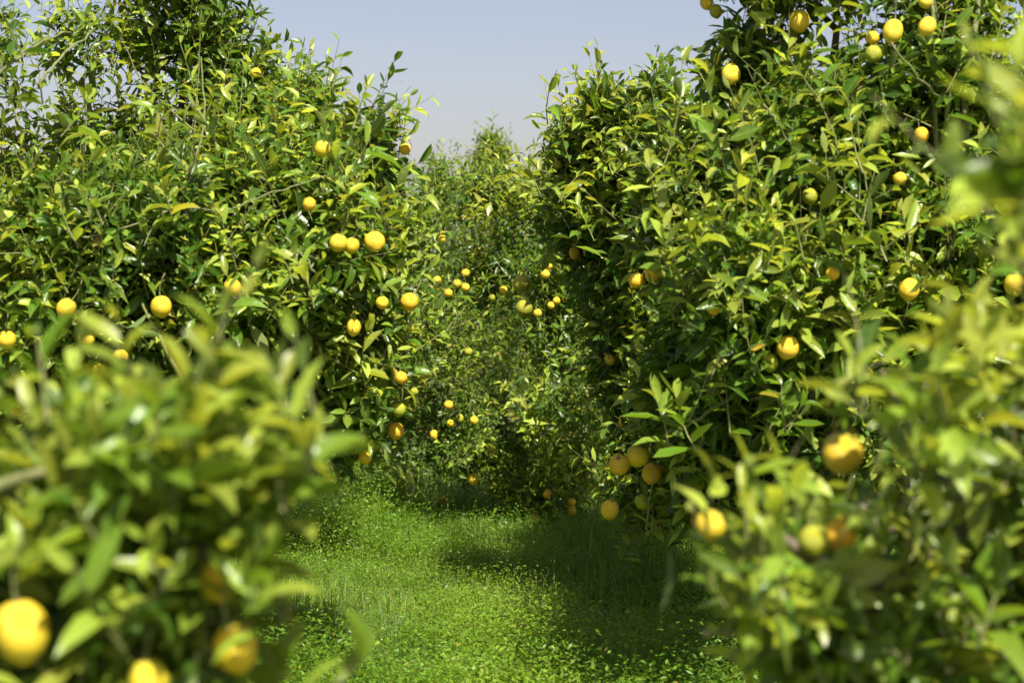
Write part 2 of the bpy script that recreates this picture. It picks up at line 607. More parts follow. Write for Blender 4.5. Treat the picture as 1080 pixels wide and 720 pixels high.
def weeds(r):
    """low leafy weeds: sprigs of small leaves"""
    xs, ys, dens = [], [], []
    for n, x0, x1, y0, y1 in ((40000, -2.0, 2.2, 6.2, 12.0), (9000, -2.2, 2.4, 12.0, 17.0), (7000, -4.5, 4.5, 3.0, 20.0)):
        x, y = sample_xy(n, x0, x1, y0, y1, r)
        xs.append(x); ys.append(y)
    x, y = np.concatenate(xs), np.concatenate(ys)
    p = np.stack([x, y, 0 * x], 1)
    cl = hnoise(p * 2.0, 21) + 0.6 * hnoise(p * 5.5, 22)
    keep = cl > -0.75 - 0.3 * r.random(len(x))
    bare = ((x + 0.75) / 0.35) ** 2 + ((y - 8.9) / 0.8) ** 2 < 1
    keep &= ~(bare & (r.random(len(x)) < 0.7))
    x, y, cl = x[keep], y[keep], cl[keep]
    S = len(x)
    h = (0.06 + 0.15 * np.clip(cl + 0.5, 0, 1.5)) * r.uniform(0.5, 1.35, S)
    h = h * (1 + 1.3 * np.exp(-((x + 0.95) / 0.35) ** 2) * (y > 10.3) + 1.0 * np.exp(-((x - 1.25) / 0.4) ** 2))
    lean = r.normal(0, 0.3, (S, 2))
    K = 12
    s = (np.arange(K)[None] + r.uniform(0.2, 1, (S, K))) / K
    az = r.uniform(0, 6.28, (S, K))
    out = r.uniform(0.004, 0.035, (S, K))
    bz = ground_z(x, y)
    bx = x[:, None] + lean[:, :1] * h[:, None] * s + np.cos(az) * out
    by = y[:, None] + lean[:, 1:] * h[:, None] * s + np.sin(az) * out
    bzz = bz[:, None] + h[:, None] * s
    pos = np.stack([bx, by, bzz], -1).reshape(-1, 3)
    el = r.normal(0.25, 0.4, (S, K))
    d = np.stack([np.cos(az) * np.cos(el), np.sin(az) * np.cos(el), np.sin(el)], -1).reshape(-1, 3)
    nrm = norm(UP + r.normal(0, 0.45, d.shape))
    side = norm(np.cross(d, nrm))
    big = (hnoise(np.stack([x * 1.3, y * 1.3, 0 * x], 1), 30) > 0.35) | ((x > 0.55) & (r.random(S) < 0.35))
    sz = (np.where(big, 1.5, 1.0)[:, None] * r.uniform(0.009, 0.019, (S, K))).reshape(-1)
    w = sz * r.uniform(0.12, 0.27, len(sz))
    m = pos + d * (sz * 0.5)[:, None]
    up2 = np.cross(side, d)
    V = np.stack([pos, m - side * w[:, None], pos + d * sz[:, None] - up2 * (sz * 0.15)[:, None], m + side * w[:, None]], 1).reshape(-1, 3)
    n = len(pos)
    T = (np.arange(n)[:, None, None] * 4 + np.array([[0, 2, 1], [0, 3, 2]])[None]).reshape(-1, 3)
    tn = np.clip(0.42 + 0.25 * hnoise(np.stack([x * 1.7, y * 1.7, 0 * x], 1), 8) + r.normal(0, 0.12, S), 0, 1)
    tn = np.repeat(tn, K)
    dry = r.random(len(tn)) < 0.006
    tn = np.repeat(np.where(dry, r.uniform(1.2, 1.9, len(tn)), tn), 4)
    va = np.repeat(r.random(n), 4)
    return V, T, tn, va

def blades(r):
    xs, ys, hs = [], [], []
    for n, x0, x1, y0, y1, h in ((30000, -2.2, 2.2, 6.0, 13.0, 0.11), (9000, -4.5, 4.5, 3.0, 20.0, 0.10), (16000, -2.2, 2.4, 12.0, 17.5, 0.10)):
        x, y = sample_xy(n, x0, x1, y0, y1, r)
        xs.append(x); ys.append(y); hs.append(np.full(n, h))
    # a taller tuft of thin grass at the foot of the left row
    for cx, cy, sx, sy, n, h in ((-0.88, 12.9, 0.13, 0.35, 1500, 0.30), (-1.0, 12.0, 0.2, 0.3, 700, 0.24), (-0.45, 13.4, 0.25, 0.4, 500, 0.18), (-0.95, 9.4, 0.28, 0.5, 700, 0.16), (0.9, 9.6, 0.35, 0.6, 500, 0.2)):
        xs.append(r.normal(cx, sx, n)); ys.append(r.normal(cy, sy, n)); hs.append(np.full(n, h))
    x, y, h = np.concatenate(xs), np.concatenate(ys), np.concatenate(hs)
    n = len(x)
    p = np.stack([x, y, 0 * x], 1)
    h = h * r.uniform(0.4, 1.3, n) * (1 + 0.4 * hnoise(p * 1.6, 40))
    az = r.uniform(0, 6.28, n)
    lean = np.abs(r.normal(0, 0.55, n)) * h
    dx, dy = np.cos(az), np.sin(az)
    z = ground_z(x, y) - 0.004
    b = np.stack([x, y, z], 1)
    o = np.stack([dx, dy, 0 * dx], 1)
    sd = np.stack([-dy, dx, 0 * dx], 1)
    w = r.uniform(0.0012, 0.0028, n)[:, None]
    m = b + o * (lean * 0.35)[:, None] + UP * (h * 0.62)[:, None]
    t = b + o * lean[:, None] + UP * (h * (1 - 0.12))[:, None]
    V = np.stack([b - sd * w, b + sd * w, m - sd * w * 0.8, m + sd * w * 0.8, t], 1).reshape(-1, 3)
    T = (np.arange(n)[:, None, None] * 5 + np.array([[0, 1, 3], [0, 3, 2], [2, 3, 4]])[None]).reshape(-1, 3)
    tn = np.clip(0.5 + 0.2 * hnoise(p * 1.5, 9) + r.normal(0, 0.15, n), 0, 1)
    tn = np.where(r.random(n) < 0.05, 1.0, tn)
    return V, T, np.repeat(tn, 5), np.repeat(r.random(n), 5)

rg = np.random.default_rng(77)
V1, T1, t1, v1 = weeds(rg)
tag(mesh_obj('ground_cover', V1, T1, [M_GRASS], attrs={'tint': t1, 'var': v1}), 'low leafy green weeds carpeting the alley between the trees', 'weeds', kind='stuff')
V2, T2, t2, v2 = blades(rg)
tag(mesh_obj('grass', V2, T2, [M_GRASS], attrs={'tint': t2, 'var': v2}), 'thin upright grass blades growing among the weeds', 'grass', kind='stuff')

# tiny white flowers in the weeds
def flowers(r):
    cs = [(0.05, 12.3, 0.22, 26), (0.75, 8.8, 0.12, 12), (-0.1, 11.6, 0.3, 14), (1.1, 8.4, 0.25, 14), (-0.6, 10.8, 0.5, 14), (0.5, 9.4, 0.8, 26), (-0.6, 8.4, 0.5, 8), (-1.6, 11.5, 0.4, 14)]
    V, T = [], []
    for cx, cy, s, n in cs:
        for _ in range(n):
            x, y = r.normal(cx, s), r.normal(cy, s)
            z = float(ground_z(np.array([x]), np.array([y]))[0]) + r.uniform(0.03, 0.085)
            c = np.array([x, y, z])
            nn = norm(np.array([r.normal(0, 0.5), -0.3 + r.normal(0, 0.5), 1.0]))
            a = norm(np.cross(nn, [0.3, 1, 0.1])); b = np.cross(nn, a)
            R = r.uniform(0.005, 0.009)
            for k in range(5):
                th = k * 1.2566 + r.uniform(-.2, .2)
                d = a * math.cos(th) + b * math.sin(th)
                e = np.cross(nn, d)
                i = len(V)
                V += [c, c + d * R * 0.6 - e * R * 0.32, c + d * R + nn * R * 0.25, c + d * R * 0.6 + e * R * 0.32]
                T += [(i, i + 1, i + 2), (i, i + 2, i + 3)]
            i = len(V)
            w = 0.0007
            V += [c - a * w, c + a * w, np.array([x, y, z - 0.13])]
            T.append((i, i + 1, i + 2))
    return np.array(V), np.array(T)
VF, TF = flowers(rg)
MF = np.array([1 if i % 11 == 10 else 0 for i in range(len(TF))])
tag(mesh_obj('wildflowers', VF, TF, [M_PETAL, M_GRASS], mat_idx=MF), 'tiny white wildflowers dotted through the low weeds', 'wildflowers', kind='stuff')

# ------------------------------------------------------------------ trees
TREES = {}
t = Tree((-0.75, 2.75, 0), [(70, 670, 2.5, 190, 150), (215, 610, 2.55, 105, 120), (120, 578, 2.65, 150, 95), (250, 498, 2.5, 95, 62), (-260, 640, 2.6, 220, 270),
                          (250, 700, 2.5, 55, 60), (10, 535, 2.75, 90, 65), (130, 800, 2.5, 230, 130)],
         detail=3, dens=190, leaf=0.088, young=0.4, seed=3, shoot=0.17, tint=0.46)
for p0, p1, n, lf, tn in (((230, 400), (236, 345), 4, 0.085, 0.45), ((50, 445), (42, 365), 4, 0.085, 0.4), ((305, 450), (300, 385), 4, 0.08, 0.5), ((330, 450), (333, 380), 3, 0.075, 0.45),
                          ((130, 480), (150, 440), 6, 0.085, 0.5), ((300, 500), (350, 480), 6, 0.085, 0.4), ((200, 430), (205, 400), 6, 0.09, 0.55), ((100, 540), (80, 480), 7, 0.09, 0.7), ((60, 600), (50, 520), 6, 0.09, 0.4),
                          ((70, 450), (60, 405), 5, 0.08, 0.4), ((170, 450), (180, 405), 5, 0.08, 0.6), ((270, 430), (270, 395), 5, 0.08, 0.5), ((-20, 450), (5, 415), 5, 0.08, 0.35)):
    t.add_shoot(p0, p1, 2.42, n, lf, tn, spread=0.7)
t.add_cluster(18, (10, 340), (465, 540), (2.3, 2.6), 75, 0.092, 0.6, 1)
t.add_cluster(16, (0, 310), (530, 660), (2.3, 2.5), 80, 0.088, 0.6, 2, 0.5)
t.add_cluster(8, (0, 330), (640, 720), (2.3, 2.45), 80, 0.088, 0.5, 3, 0.5)
t.add_branch([(-60, 530, 2.4), (20, 508, 2.38), (80, 492, 2.38), (150, 485, 2.42), (230, 500, 2.5)], 0.009, 0.004)
t.add_branch([(-40, 560, 2.45), (60, 640, 2.45), (190, 600, 2.5)], 0.008, 0.003)
TREES['L1'] = (t, 'blurred young lemon tree with upright leaves, closest on the left of the grass', 'lemon trees of the left row')

t = Tree((1.0, 3.25, 0), [(840, 625, 2.95, 50, 75), (905, 545, 3.3, 75, 65), (900, 650, 3.0, 130, 90), (1040, 445, 3.1, 65, 65), (1160, 330, 3.0, 62, 115),
                         (1050, 580, 3.3, 150, 170), (1270, 420, 3.1, 220, 330), (1000, 740, 3.1, 220, 110), (930, 410, 3.2, 30, 45, 0.5), (785, 565, 2.9, 32, 45), (1115, 200, 2.3, 40, 60, 0.9)],
         detail=3, dens=170, leaf=0.088, young=0.38, seed=4, shoot=0.17, tint=0.42)
for p0, p1, Y, n, lf, tn in (((745, 560), (738, 490), 2.8, 6, 0.08, 0.75), ((785, 600), (800, 520), 2.8, 7, 0.08, 0.8), ((805, 650), (795, 570), 2.8, 7, 0.085, 0.7), ((820, 640), (845, 560), 2.85, 6, 0.09, 0.6),
                             ((1000, 440), (1000, 340), 2.8, 8, 0.085, 0.95), ((1030, 470), (1045, 380), 2.8, 7, 0.085, 0.9), ((1075, 200), (1050, 110), 2.1, 6, 0.08, 0.55),
                             ((1080, 220), (1020, 195), 2.1, 3, 0.085, 0.05), ((1090, 180), (1070, 100), 2.1, 6, 0.08, 0.6), ((765, 640), (742, 610), 2.8, 5, 0.065, 0.5), ((775, 700), (765, 660), 2.8, 4, 0.065, 0.5),
                             ((905, 430), (900, 385), 3.0, 6, 0.085, 0.85), ((980, 620), (990, 590), 2.9, 6, 0.085, 0.95), ((780, 520), (790, 480), 2.9, 6, 0.08, 0.6)):
    t.add_shoot(p0, p1, Y, n, lf, tn, spread=0.8)
t.add_shoot((912, 425), (914, 330), 3.0, 2, 0.13, 0.1, spread=0.12)
t.add_cluster(13, (785, 870), (565, 690), (2.7, 2.9), 70, 0.09, 0.72, 4)
t.add_cluster(10, (960, 1080), (420, 540), (2.75, 3.0), 75, 0.09, 0.7, 5, 0.4)
t.add_cluster(8, (860, 1080), (640, 740), (2.8, 3.0), 75, 0.085, 0.5, 6, 0.5)
t.add_cluster(8, (970, 1060), (385, 470), (2.7, 2.9), 62, 0.085, 0.88, 27, 0.5)
t.add_cluster(5, (1050, 1100), (200, 300), (2.0, 2.3), 75, 0.085, 0.65, 7, 0.4)
t.add_branch([(740, 668, 2.85), (800, 664, 2.85), (880, 668, 2.9), (960, 690, 3.1)], 0.005, 0.007)
t.add_branch([(1000, 730, 3.0), (980, 620, 2.95), (985, 570, 2.95)], 0.008, 0.003)
t.add_branch([(1100, 720, 3.0), (1040, 680, 3.0), (1000, 620, 3.0)], 0.009, 0.005)
TREES['R1'] = (t, 'blurred lemon tree with pale new shoots, closest on the right of the grass', 'lemon trees of the right row')

t = Tree((-1.85, 7.9, 0), [(330, 260, 7.2, 95, 115), (200, 290, 7.1, 140, 120), (70, 320, 6.9, 140, 120), (385, 350, 7.4, 60, 120), (330, 160, 7.6, 70, 80), (395, 165, 7.5, 35, 55),
                         (225, 200, 7.4, 110, 80), (60, 240, 7.0, 100, 70), (-150, 280, 7.2, 190, 190), (330, 440, 7.5, 80, 70), (170, 430, 7.2, 150, 90), (400, 430, 7.6, 35, 45), (-20, 440, 7.2, 130, 90),
                         (420, 230, 7.6, 28, 45)],
         dens=265, leaf=0.093, young=0.22, seed=7, tint=0.22)
for p0, p1, Y, n, lf, tn in (((385, 130), (412, 68), 7.3, 9, 0.085, 0.05), ((392, 140), (398, 85), 7.3, 8, 0.09, 0.1), ((420, 170), (433, 115), 7.3, 9, 0.07, 0.2), ((345, 110), (358, 70), 7.5, 8, 0.08, 0.3),
                             ((312, 110), (318, 58), 7.6, 8, 0.08, 0.3), ((200, 180), (218, 60), 7.2, 9, 0.07, 0.5), ((90, 160), (95, 80), 6.8, 8, 0.09, 0.6), ((20, 130), (0, 80), 6.5, 7, 0.11, 0.2), ((45, 110), (38, 60), 6.6, 6, 0.1, 0.6),
                             ((410, 260), (440, 190), 7.4, 10, 0.07, 0.7), ((160, 130), (150, 40), 7.2, 9, 0.075, 0.7)):
    t.add_shoot(p0, p1, Y, n, lf, tn)
t.add_shoot((25, 62), (2, 8), 6.3, 7, 0.10, 0.0, spread=1.25)
t.add_cluster(24, (50, 410), (130, 340), (6.4, 6.7), 48, 0.105, 0.6, 11, 0.5)
t.add_branch([(196, 190, 6.7), (206, 165, 6.7), (217, 120, 6.75), (212, 60, 6.9)], 0.0045, 0.002)
t.add_branch([(60, 235, 6.62), (85, 255, 6.6), (130, 240, 6.62), (190, 215, 6.72), (250, 225, 6.75)], 0.0045, 0.002)
t.add_branch([(245, 220, 6.62), (290, 202, 6.7), (345, 185, 6.9)], 0.0035, 0.002)
t.add_branch([(300, 250, 6.6), (335, 290, 6.6)], 0.004, 0.003)
t.add_branch([(-20, 100, 6.4), (10, 68, 6.4), (40, 45, 6.5), (75, 35, 6.8)], 0.006, 0.003)
t.add_branch([(40, 90, 6.6), (65, 60, 6.7), (100, 30, 6.9)], 0.006, 0.003)
t.add_branch([(250, 480, 6.9), (180, 380, 6.7), (150, 320, 6.7)], 0.01, 0.004)
TREES['L2'] = (t, 'big leafy lemon tree standing behind the blurred bush, filling the left side', 'lemon trees of the left row')

t = Tree((-1.75, 10.6, 0), [(235, 60, 9.8, 50, 70), (165, 30, 9.9, 70, 50, 0.9), (265, 110, 9.7, 45, 60), (90, 45, 9.6, 55, 50, 0.9), (190, -60, 9.8, 95, 70), (310, 130, 9.9, 40, 60), (230, 180, 10, 140, 110), (80, 170, 10, 110, 70, 0.8),
                          (330, 320, 10.2, 90, 150), (-60, 60, 9.8, 90, 90, 0.8), (110, 320, 10.2, 170, 170)],
         dens=165, leaf=0.095, young=0.26, seed=9, tint=0.32)
for p0, p1, n in (((262, 60), (268, 5), 9), ((285, 110), (322, 50), 10), ((300, 120), (345, 78), 8), ((240, 20), (262, -20), 9)):
    t.add_shoot(p0, p1, 9.7, n, 0.085, 0.25)
t.add_branch([(230, 160, 9.6), (150, 90, 9.6), (120, 20, 9.6)], 0.007, 0.0015)
TREES['L3'] = (t, 'tallest lemon tree with sky showing through its thin top', 'lemon trees of the left row')

t = Tree((-0.72, 13.6, 0), [(440, 270, 12.2, 45, 70), (450, 370, 12.0, 65, 90), (470, 450, 12.4, 60, 50), (415, 330, 12.0, 55, 110), (458, 210, 12.6, 30, 40), (500, 300, 13.0, 35, 60), (505, 420, 12.9, 40, 60), (400, 430, 12.2, 60, 60), (455, 478, 12.0, 45, 35), (490, 478, 12.6, 40, 35)],
         detail=1, dens=165, leaf=0.082, young=0.14, seed=13, tint=0.22, shoot=0.18)
t.gap = 0.08
for p0, p1 in (((432, 200), (430, 172)), ((452, 190), (455, 160)), ((465, 200), (470, 165))):
    t.add_shoot(p0, p1, 12.6, 8, 0.06, 0.3)
t.add_branch([(470, 350, 11.5), (490, 325, 11.5)], 0.006, 0.004)
TREES['L4'] = (t, 'small-leaved lemon tree dotted with fruit where the grass ends on its left', 'lemon trees of the left row')

t = Tree((-0.35, 18.6, 0), [(462, 190, 18, 30, 32, 0.8), (500, 215, 17.5, 45, 38), (450, 240, 18, 50, 50), (490, 320, 18, 70, 90), (520, 210, 18.2, 25, 30), (517, 158, 18, 10, 19, 5), (527, 166, 18, 11, 10, 5), (510, 168, 18, 8, 12, 4)],
         detail=1, dens=120, leaf=0.08, young=0.2, seed=17, tint=0.3)
for p0, p1, n, tn in (((515, 215), (517, 136), 20, 0.15), ((520, 205), (533, 160), 14, 0.15), ((490, 210), (494, 170), 6, 0.1), ((470, 190), (474, 158), 9, 0.25), ((456, 195), (455, 160), 9, 0.25), ((446, 200), (440, 175), 8, 0.25)):
    t.add_shoot(p0, p1, 18, n, 0.11 if n > 10 else 0.08, tn)
TREES['L5'] = (t, 'distant lemon tree with one tall tufted shoot against the sky', 'lemon trees at the end of the alley')

t = Tree((0.5, 13.6, 0), [(585, 310, 12.4, 55, 75), (595, 420, 12.2, 65, 80), (540, 270, 12.9, 45, 55), (540, 200, 13.2, 42, 28), (500, 204, 13.4, 36, 32), (578, 220, 12.8, 40, 38), (560, 470, 13.0, 60, 55), (610, 490, 12.6, 40, 60), (525, 470, 13.2, 35, 45), (575, 515, 12.4, 50, 34), (540, 505, 12.8, 35, 32), (640, 300, 13, 60, 120)],
         detail=1, dens=150, leaf=0.095, young=0.18, seed=19, tint=0.22, shoot=0.2)
t.gap = 0.1
for p0, p1 in (((540, 210), (535, 175)), ((560, 200), (557, 165)), ((520, 230), (515, 195))):
    t.add_shoot(p0, p1, 13.2, 8, 0.08, 0.75)
t.add_cluster(34, (482, 592), (188, 240), (12.5, 12.9), 28, 0.10, 0.75, 15, 0.4)
TREES['C6'] = (t, 'dark low-skirted lemon tree closing the far end of the grass', 'lemon trees at the end of the alley')

t = Tree((1.15, 9.9, 0), [(645, 205, 9.2, 55, 75), (612, 236, 9.5, 42, 48, 0.7), (675, 150, 8.9, 50, 50), (645, 320, 9.4, 45, 80, 0.7), (672, 400, 9.2, 50, 90), (675, 510, 9.0, 55, 48), (690, 300, 9.0, 60, 90), (700, 160, 8.6, 40, 60), (690, 470, 9.0, 50, 45), (600, 172, 9.3, 24, 40, 1.0), (603, 150, 9.2, 10, 30, 1.8), (612, 142, 9.2, 10, 28, 1.8), (632, 118, 9.0, 12, 30, 1.8), (654, 115, 8.9, 12, 26, 1.8), (690, 105, 8.8, 20, 30, 1.2), (760, 250, 9.2, 90, 180), (680, 290, 10.2, 60, 110, 0.6), (740, 260, 10.5, 90, 130, 0.6), (690, 320, 11.2, 60, 90, 0.6), (578, 218, 10.4, 24, 30)],
         dens=255, leaf=0.094, young=0.32, seed=23, tint=0.22)
for p0, p1, n, tn in (((632, 130), (629, 84), 8, 0.35), ((648, 290), (640, 250), 8, 1.0), ((663, 100), (672, 90), 6, 0.4)):
    t.add_shoot(p0, p1, 9.0, n, 0.085, tn)
t.add_cluster(20, (570, 710), (130, 270), (8.45, 8.8), 42, 0.105, 0.65, 12, 0.4)
t.add_branch([(745, 160, 8.0), (700, 166, 8.1), (660, 180, 8.3)], 0.007, 0.004)
t.add_branch([(735, 188, 8.0), (700, 205, 8.1), (680, 220, 8.2)], 0.008, 0.004)
TREES['R3'] = (t, 'lemon tree with pale upright tips behind the large right-hand tree', 'lemon trees of the right row')

t = Tree((1.35, 7.6, 0), [(880, 140, 6.9, 120, 110), (770, 190, 7.0, 85, 95), (715, 220, 7.3, 60, 80), (985, 70, 6.9, 110, 90, 0.8), (810, 320, 6.6, 125, 100), (735, 390, 6.9, 75, 85), (890, 420, 6.9, 140, 100), (1000, 280, 6.9, 140, 130),
                         (1200, 220, 7.1, 190, 240), (730, 455, 7.0, 65, 50), (840, -50, 7.0, 100, 70), (1000, -60, 7.0, 120, 60), (800, 90, 7.1, 60, 60), (830, 500, 7.1, 100, 60), (740, 505, 7.2, 55, 40), (770, 40, 7.1, 35, 35), (850, 220, 7.95, 120, 130, 0.6), (1010, 280, 8.1, 150, 150, 0.6), (760, 330, 7.9, 70, 90, 0.6)],
         dens=255, leaf=0.098, young=0.30, seed=29, tint=0.21)
for p0, p1, Y, n, lf, tn in (((888, 185), (882, 55), 6.3, 14, 0.085, 0.75), ((905, 230), (915, 150), 6.3, 8, 0.09, 0.65), ((880, 190), (865, 140), 6.3, 6, 0.085, 0.65), ((745, 90), (728, 50), 6.9, 8, 0.085, 0.2), ((765, 50), (757, 5), 6.9, 8, 0.085, 0.15),
                             ((800, 250), (830, 180), 6.3, 8, 0.09, 0.5), ((770, 300), (760, 230), 6.3, 8, 0.085, 0.6), ((850, 290), (842, 230), 6.2, 9, 0.085, 0.7), ((750, 400), (760, 360), 6.3, 7, 0.095, 0.3), ((770, 460), (765, 400), 6.3, 8, 0.09, 0.35),
                             ((800, 480), (820, 430), 6.3, 8, 0.09, 0.4), ((1040, 80), (1060, 20), 6.6, 8, 0.09, 0.6), ((810, 280), (822, 240), 6.2, 8, 0.085, 0.9), ((725, 270), (735, 210), 6.7, 9, 0.085, 0.8), ((770, 340), (778, 280), 6.2, 8, 0.085, 0.85)):
    t.add_shoot(p0, p1, Y, n, lf, tn)
t.add_cluster(30, (690, 960), (150, 360), (6.1, 6.4), 52, 0.112, 0.68, 13, 0.5)
t.add_cluster(12, (700, 860), (380, 480), (6.1, 6.4), 48, 0.112, 0.45, 14, 0.6)
t.add_branch([(985, 470, 7.0), (1002, 240, 6.85), (1022, 150, 6.76), (1014, 80, 6.72), (1030, 20, 6.74), (1036, -30, 6.8)], 0.016, 0.009)
t.add_branch([(1000, 480, 7.1), (996, 240, 6.8), (982, 130, 6.72), (988, 40, 6.7), (978, -30, 6.75)], 0.012, 0.007)
t.add_branch([(805, 110, 6.5), (820, 130, 6.5), (835, 155, 6.55)], 0.004, 0.003)
t.add_branch([(940, 45, 6.4), (965, 80, 6.45), (1000, 110, 6.68)], 0.004, 0.004)
t.add_branch([(700, 460, 6.7), (740, 440, 6.6), (800, 400, 6.6)], 0.006, 0.008)
t.add_branch([(680, 570, 6.9), (684, 530, 6.8), (690, 500, 6.75)], 0.003, 0.002)
t.add_branch([(622, 590, 8.2), (625, 550, 8.2), (640, 500, 8.0)], 0.003, 0.002)
t.add_branch([(646, 575, 7.6), (648, 550, 7.4), (660, 500, 7.2)], 0.003, 0.002)
TREES['R2'] = (t, 'large lemon tree with green stems and most fruit, filling the right side', 'lemon trees of the right row')

for key, foot, lobes, sd, lab in (
    ('R5', (1.2, 17.5, 0), [(650, 250, 17.5, 90, 80), (600, 300, 17.8, 70, 90), (700, 330, 17.5, 90, 120), (610, 400, 17.5, 70, 80)], 37, 'far lemon tree just showing between the dark tree and the pale-tipped tree'),
    ('L6', (-1.9, 16.2, 0), [(330, 250, 16.2, 90, 90), (390, 270, 16.0, 60, 80), (290, 340, 16.2, 100, 100), (380, 380, 16.0, 80, 90)], 41, 'far lemon tree mostly hidden behind the tall tree of thin top'),
    ('B7', (-0.1, 23.5, 0), [(520, 270, 23, 70, 50), (560, 330, 23, 90, 80), (480, 330, 23, 80, 80), (520, 400, 23, 110, 60)], 43, 'farthest lemon tree in the dark gap at the end of the grass')):
    TREES[key] = (Tree(foot, lobes, detail=1, dens=90, leaf=0.09, young=0.12, seed=sd, tint=0.2), lab, 'lemon trees at the end of the alley')

# ------------------------------------------------------------------ lemons
YEL, GOLD, ORA, GRN = (0.80, 0.58, 0.030), (0.80, 0.53, 0.022), (0.80, 0.47, 0.018), (0.32, 0.34, 0.018)
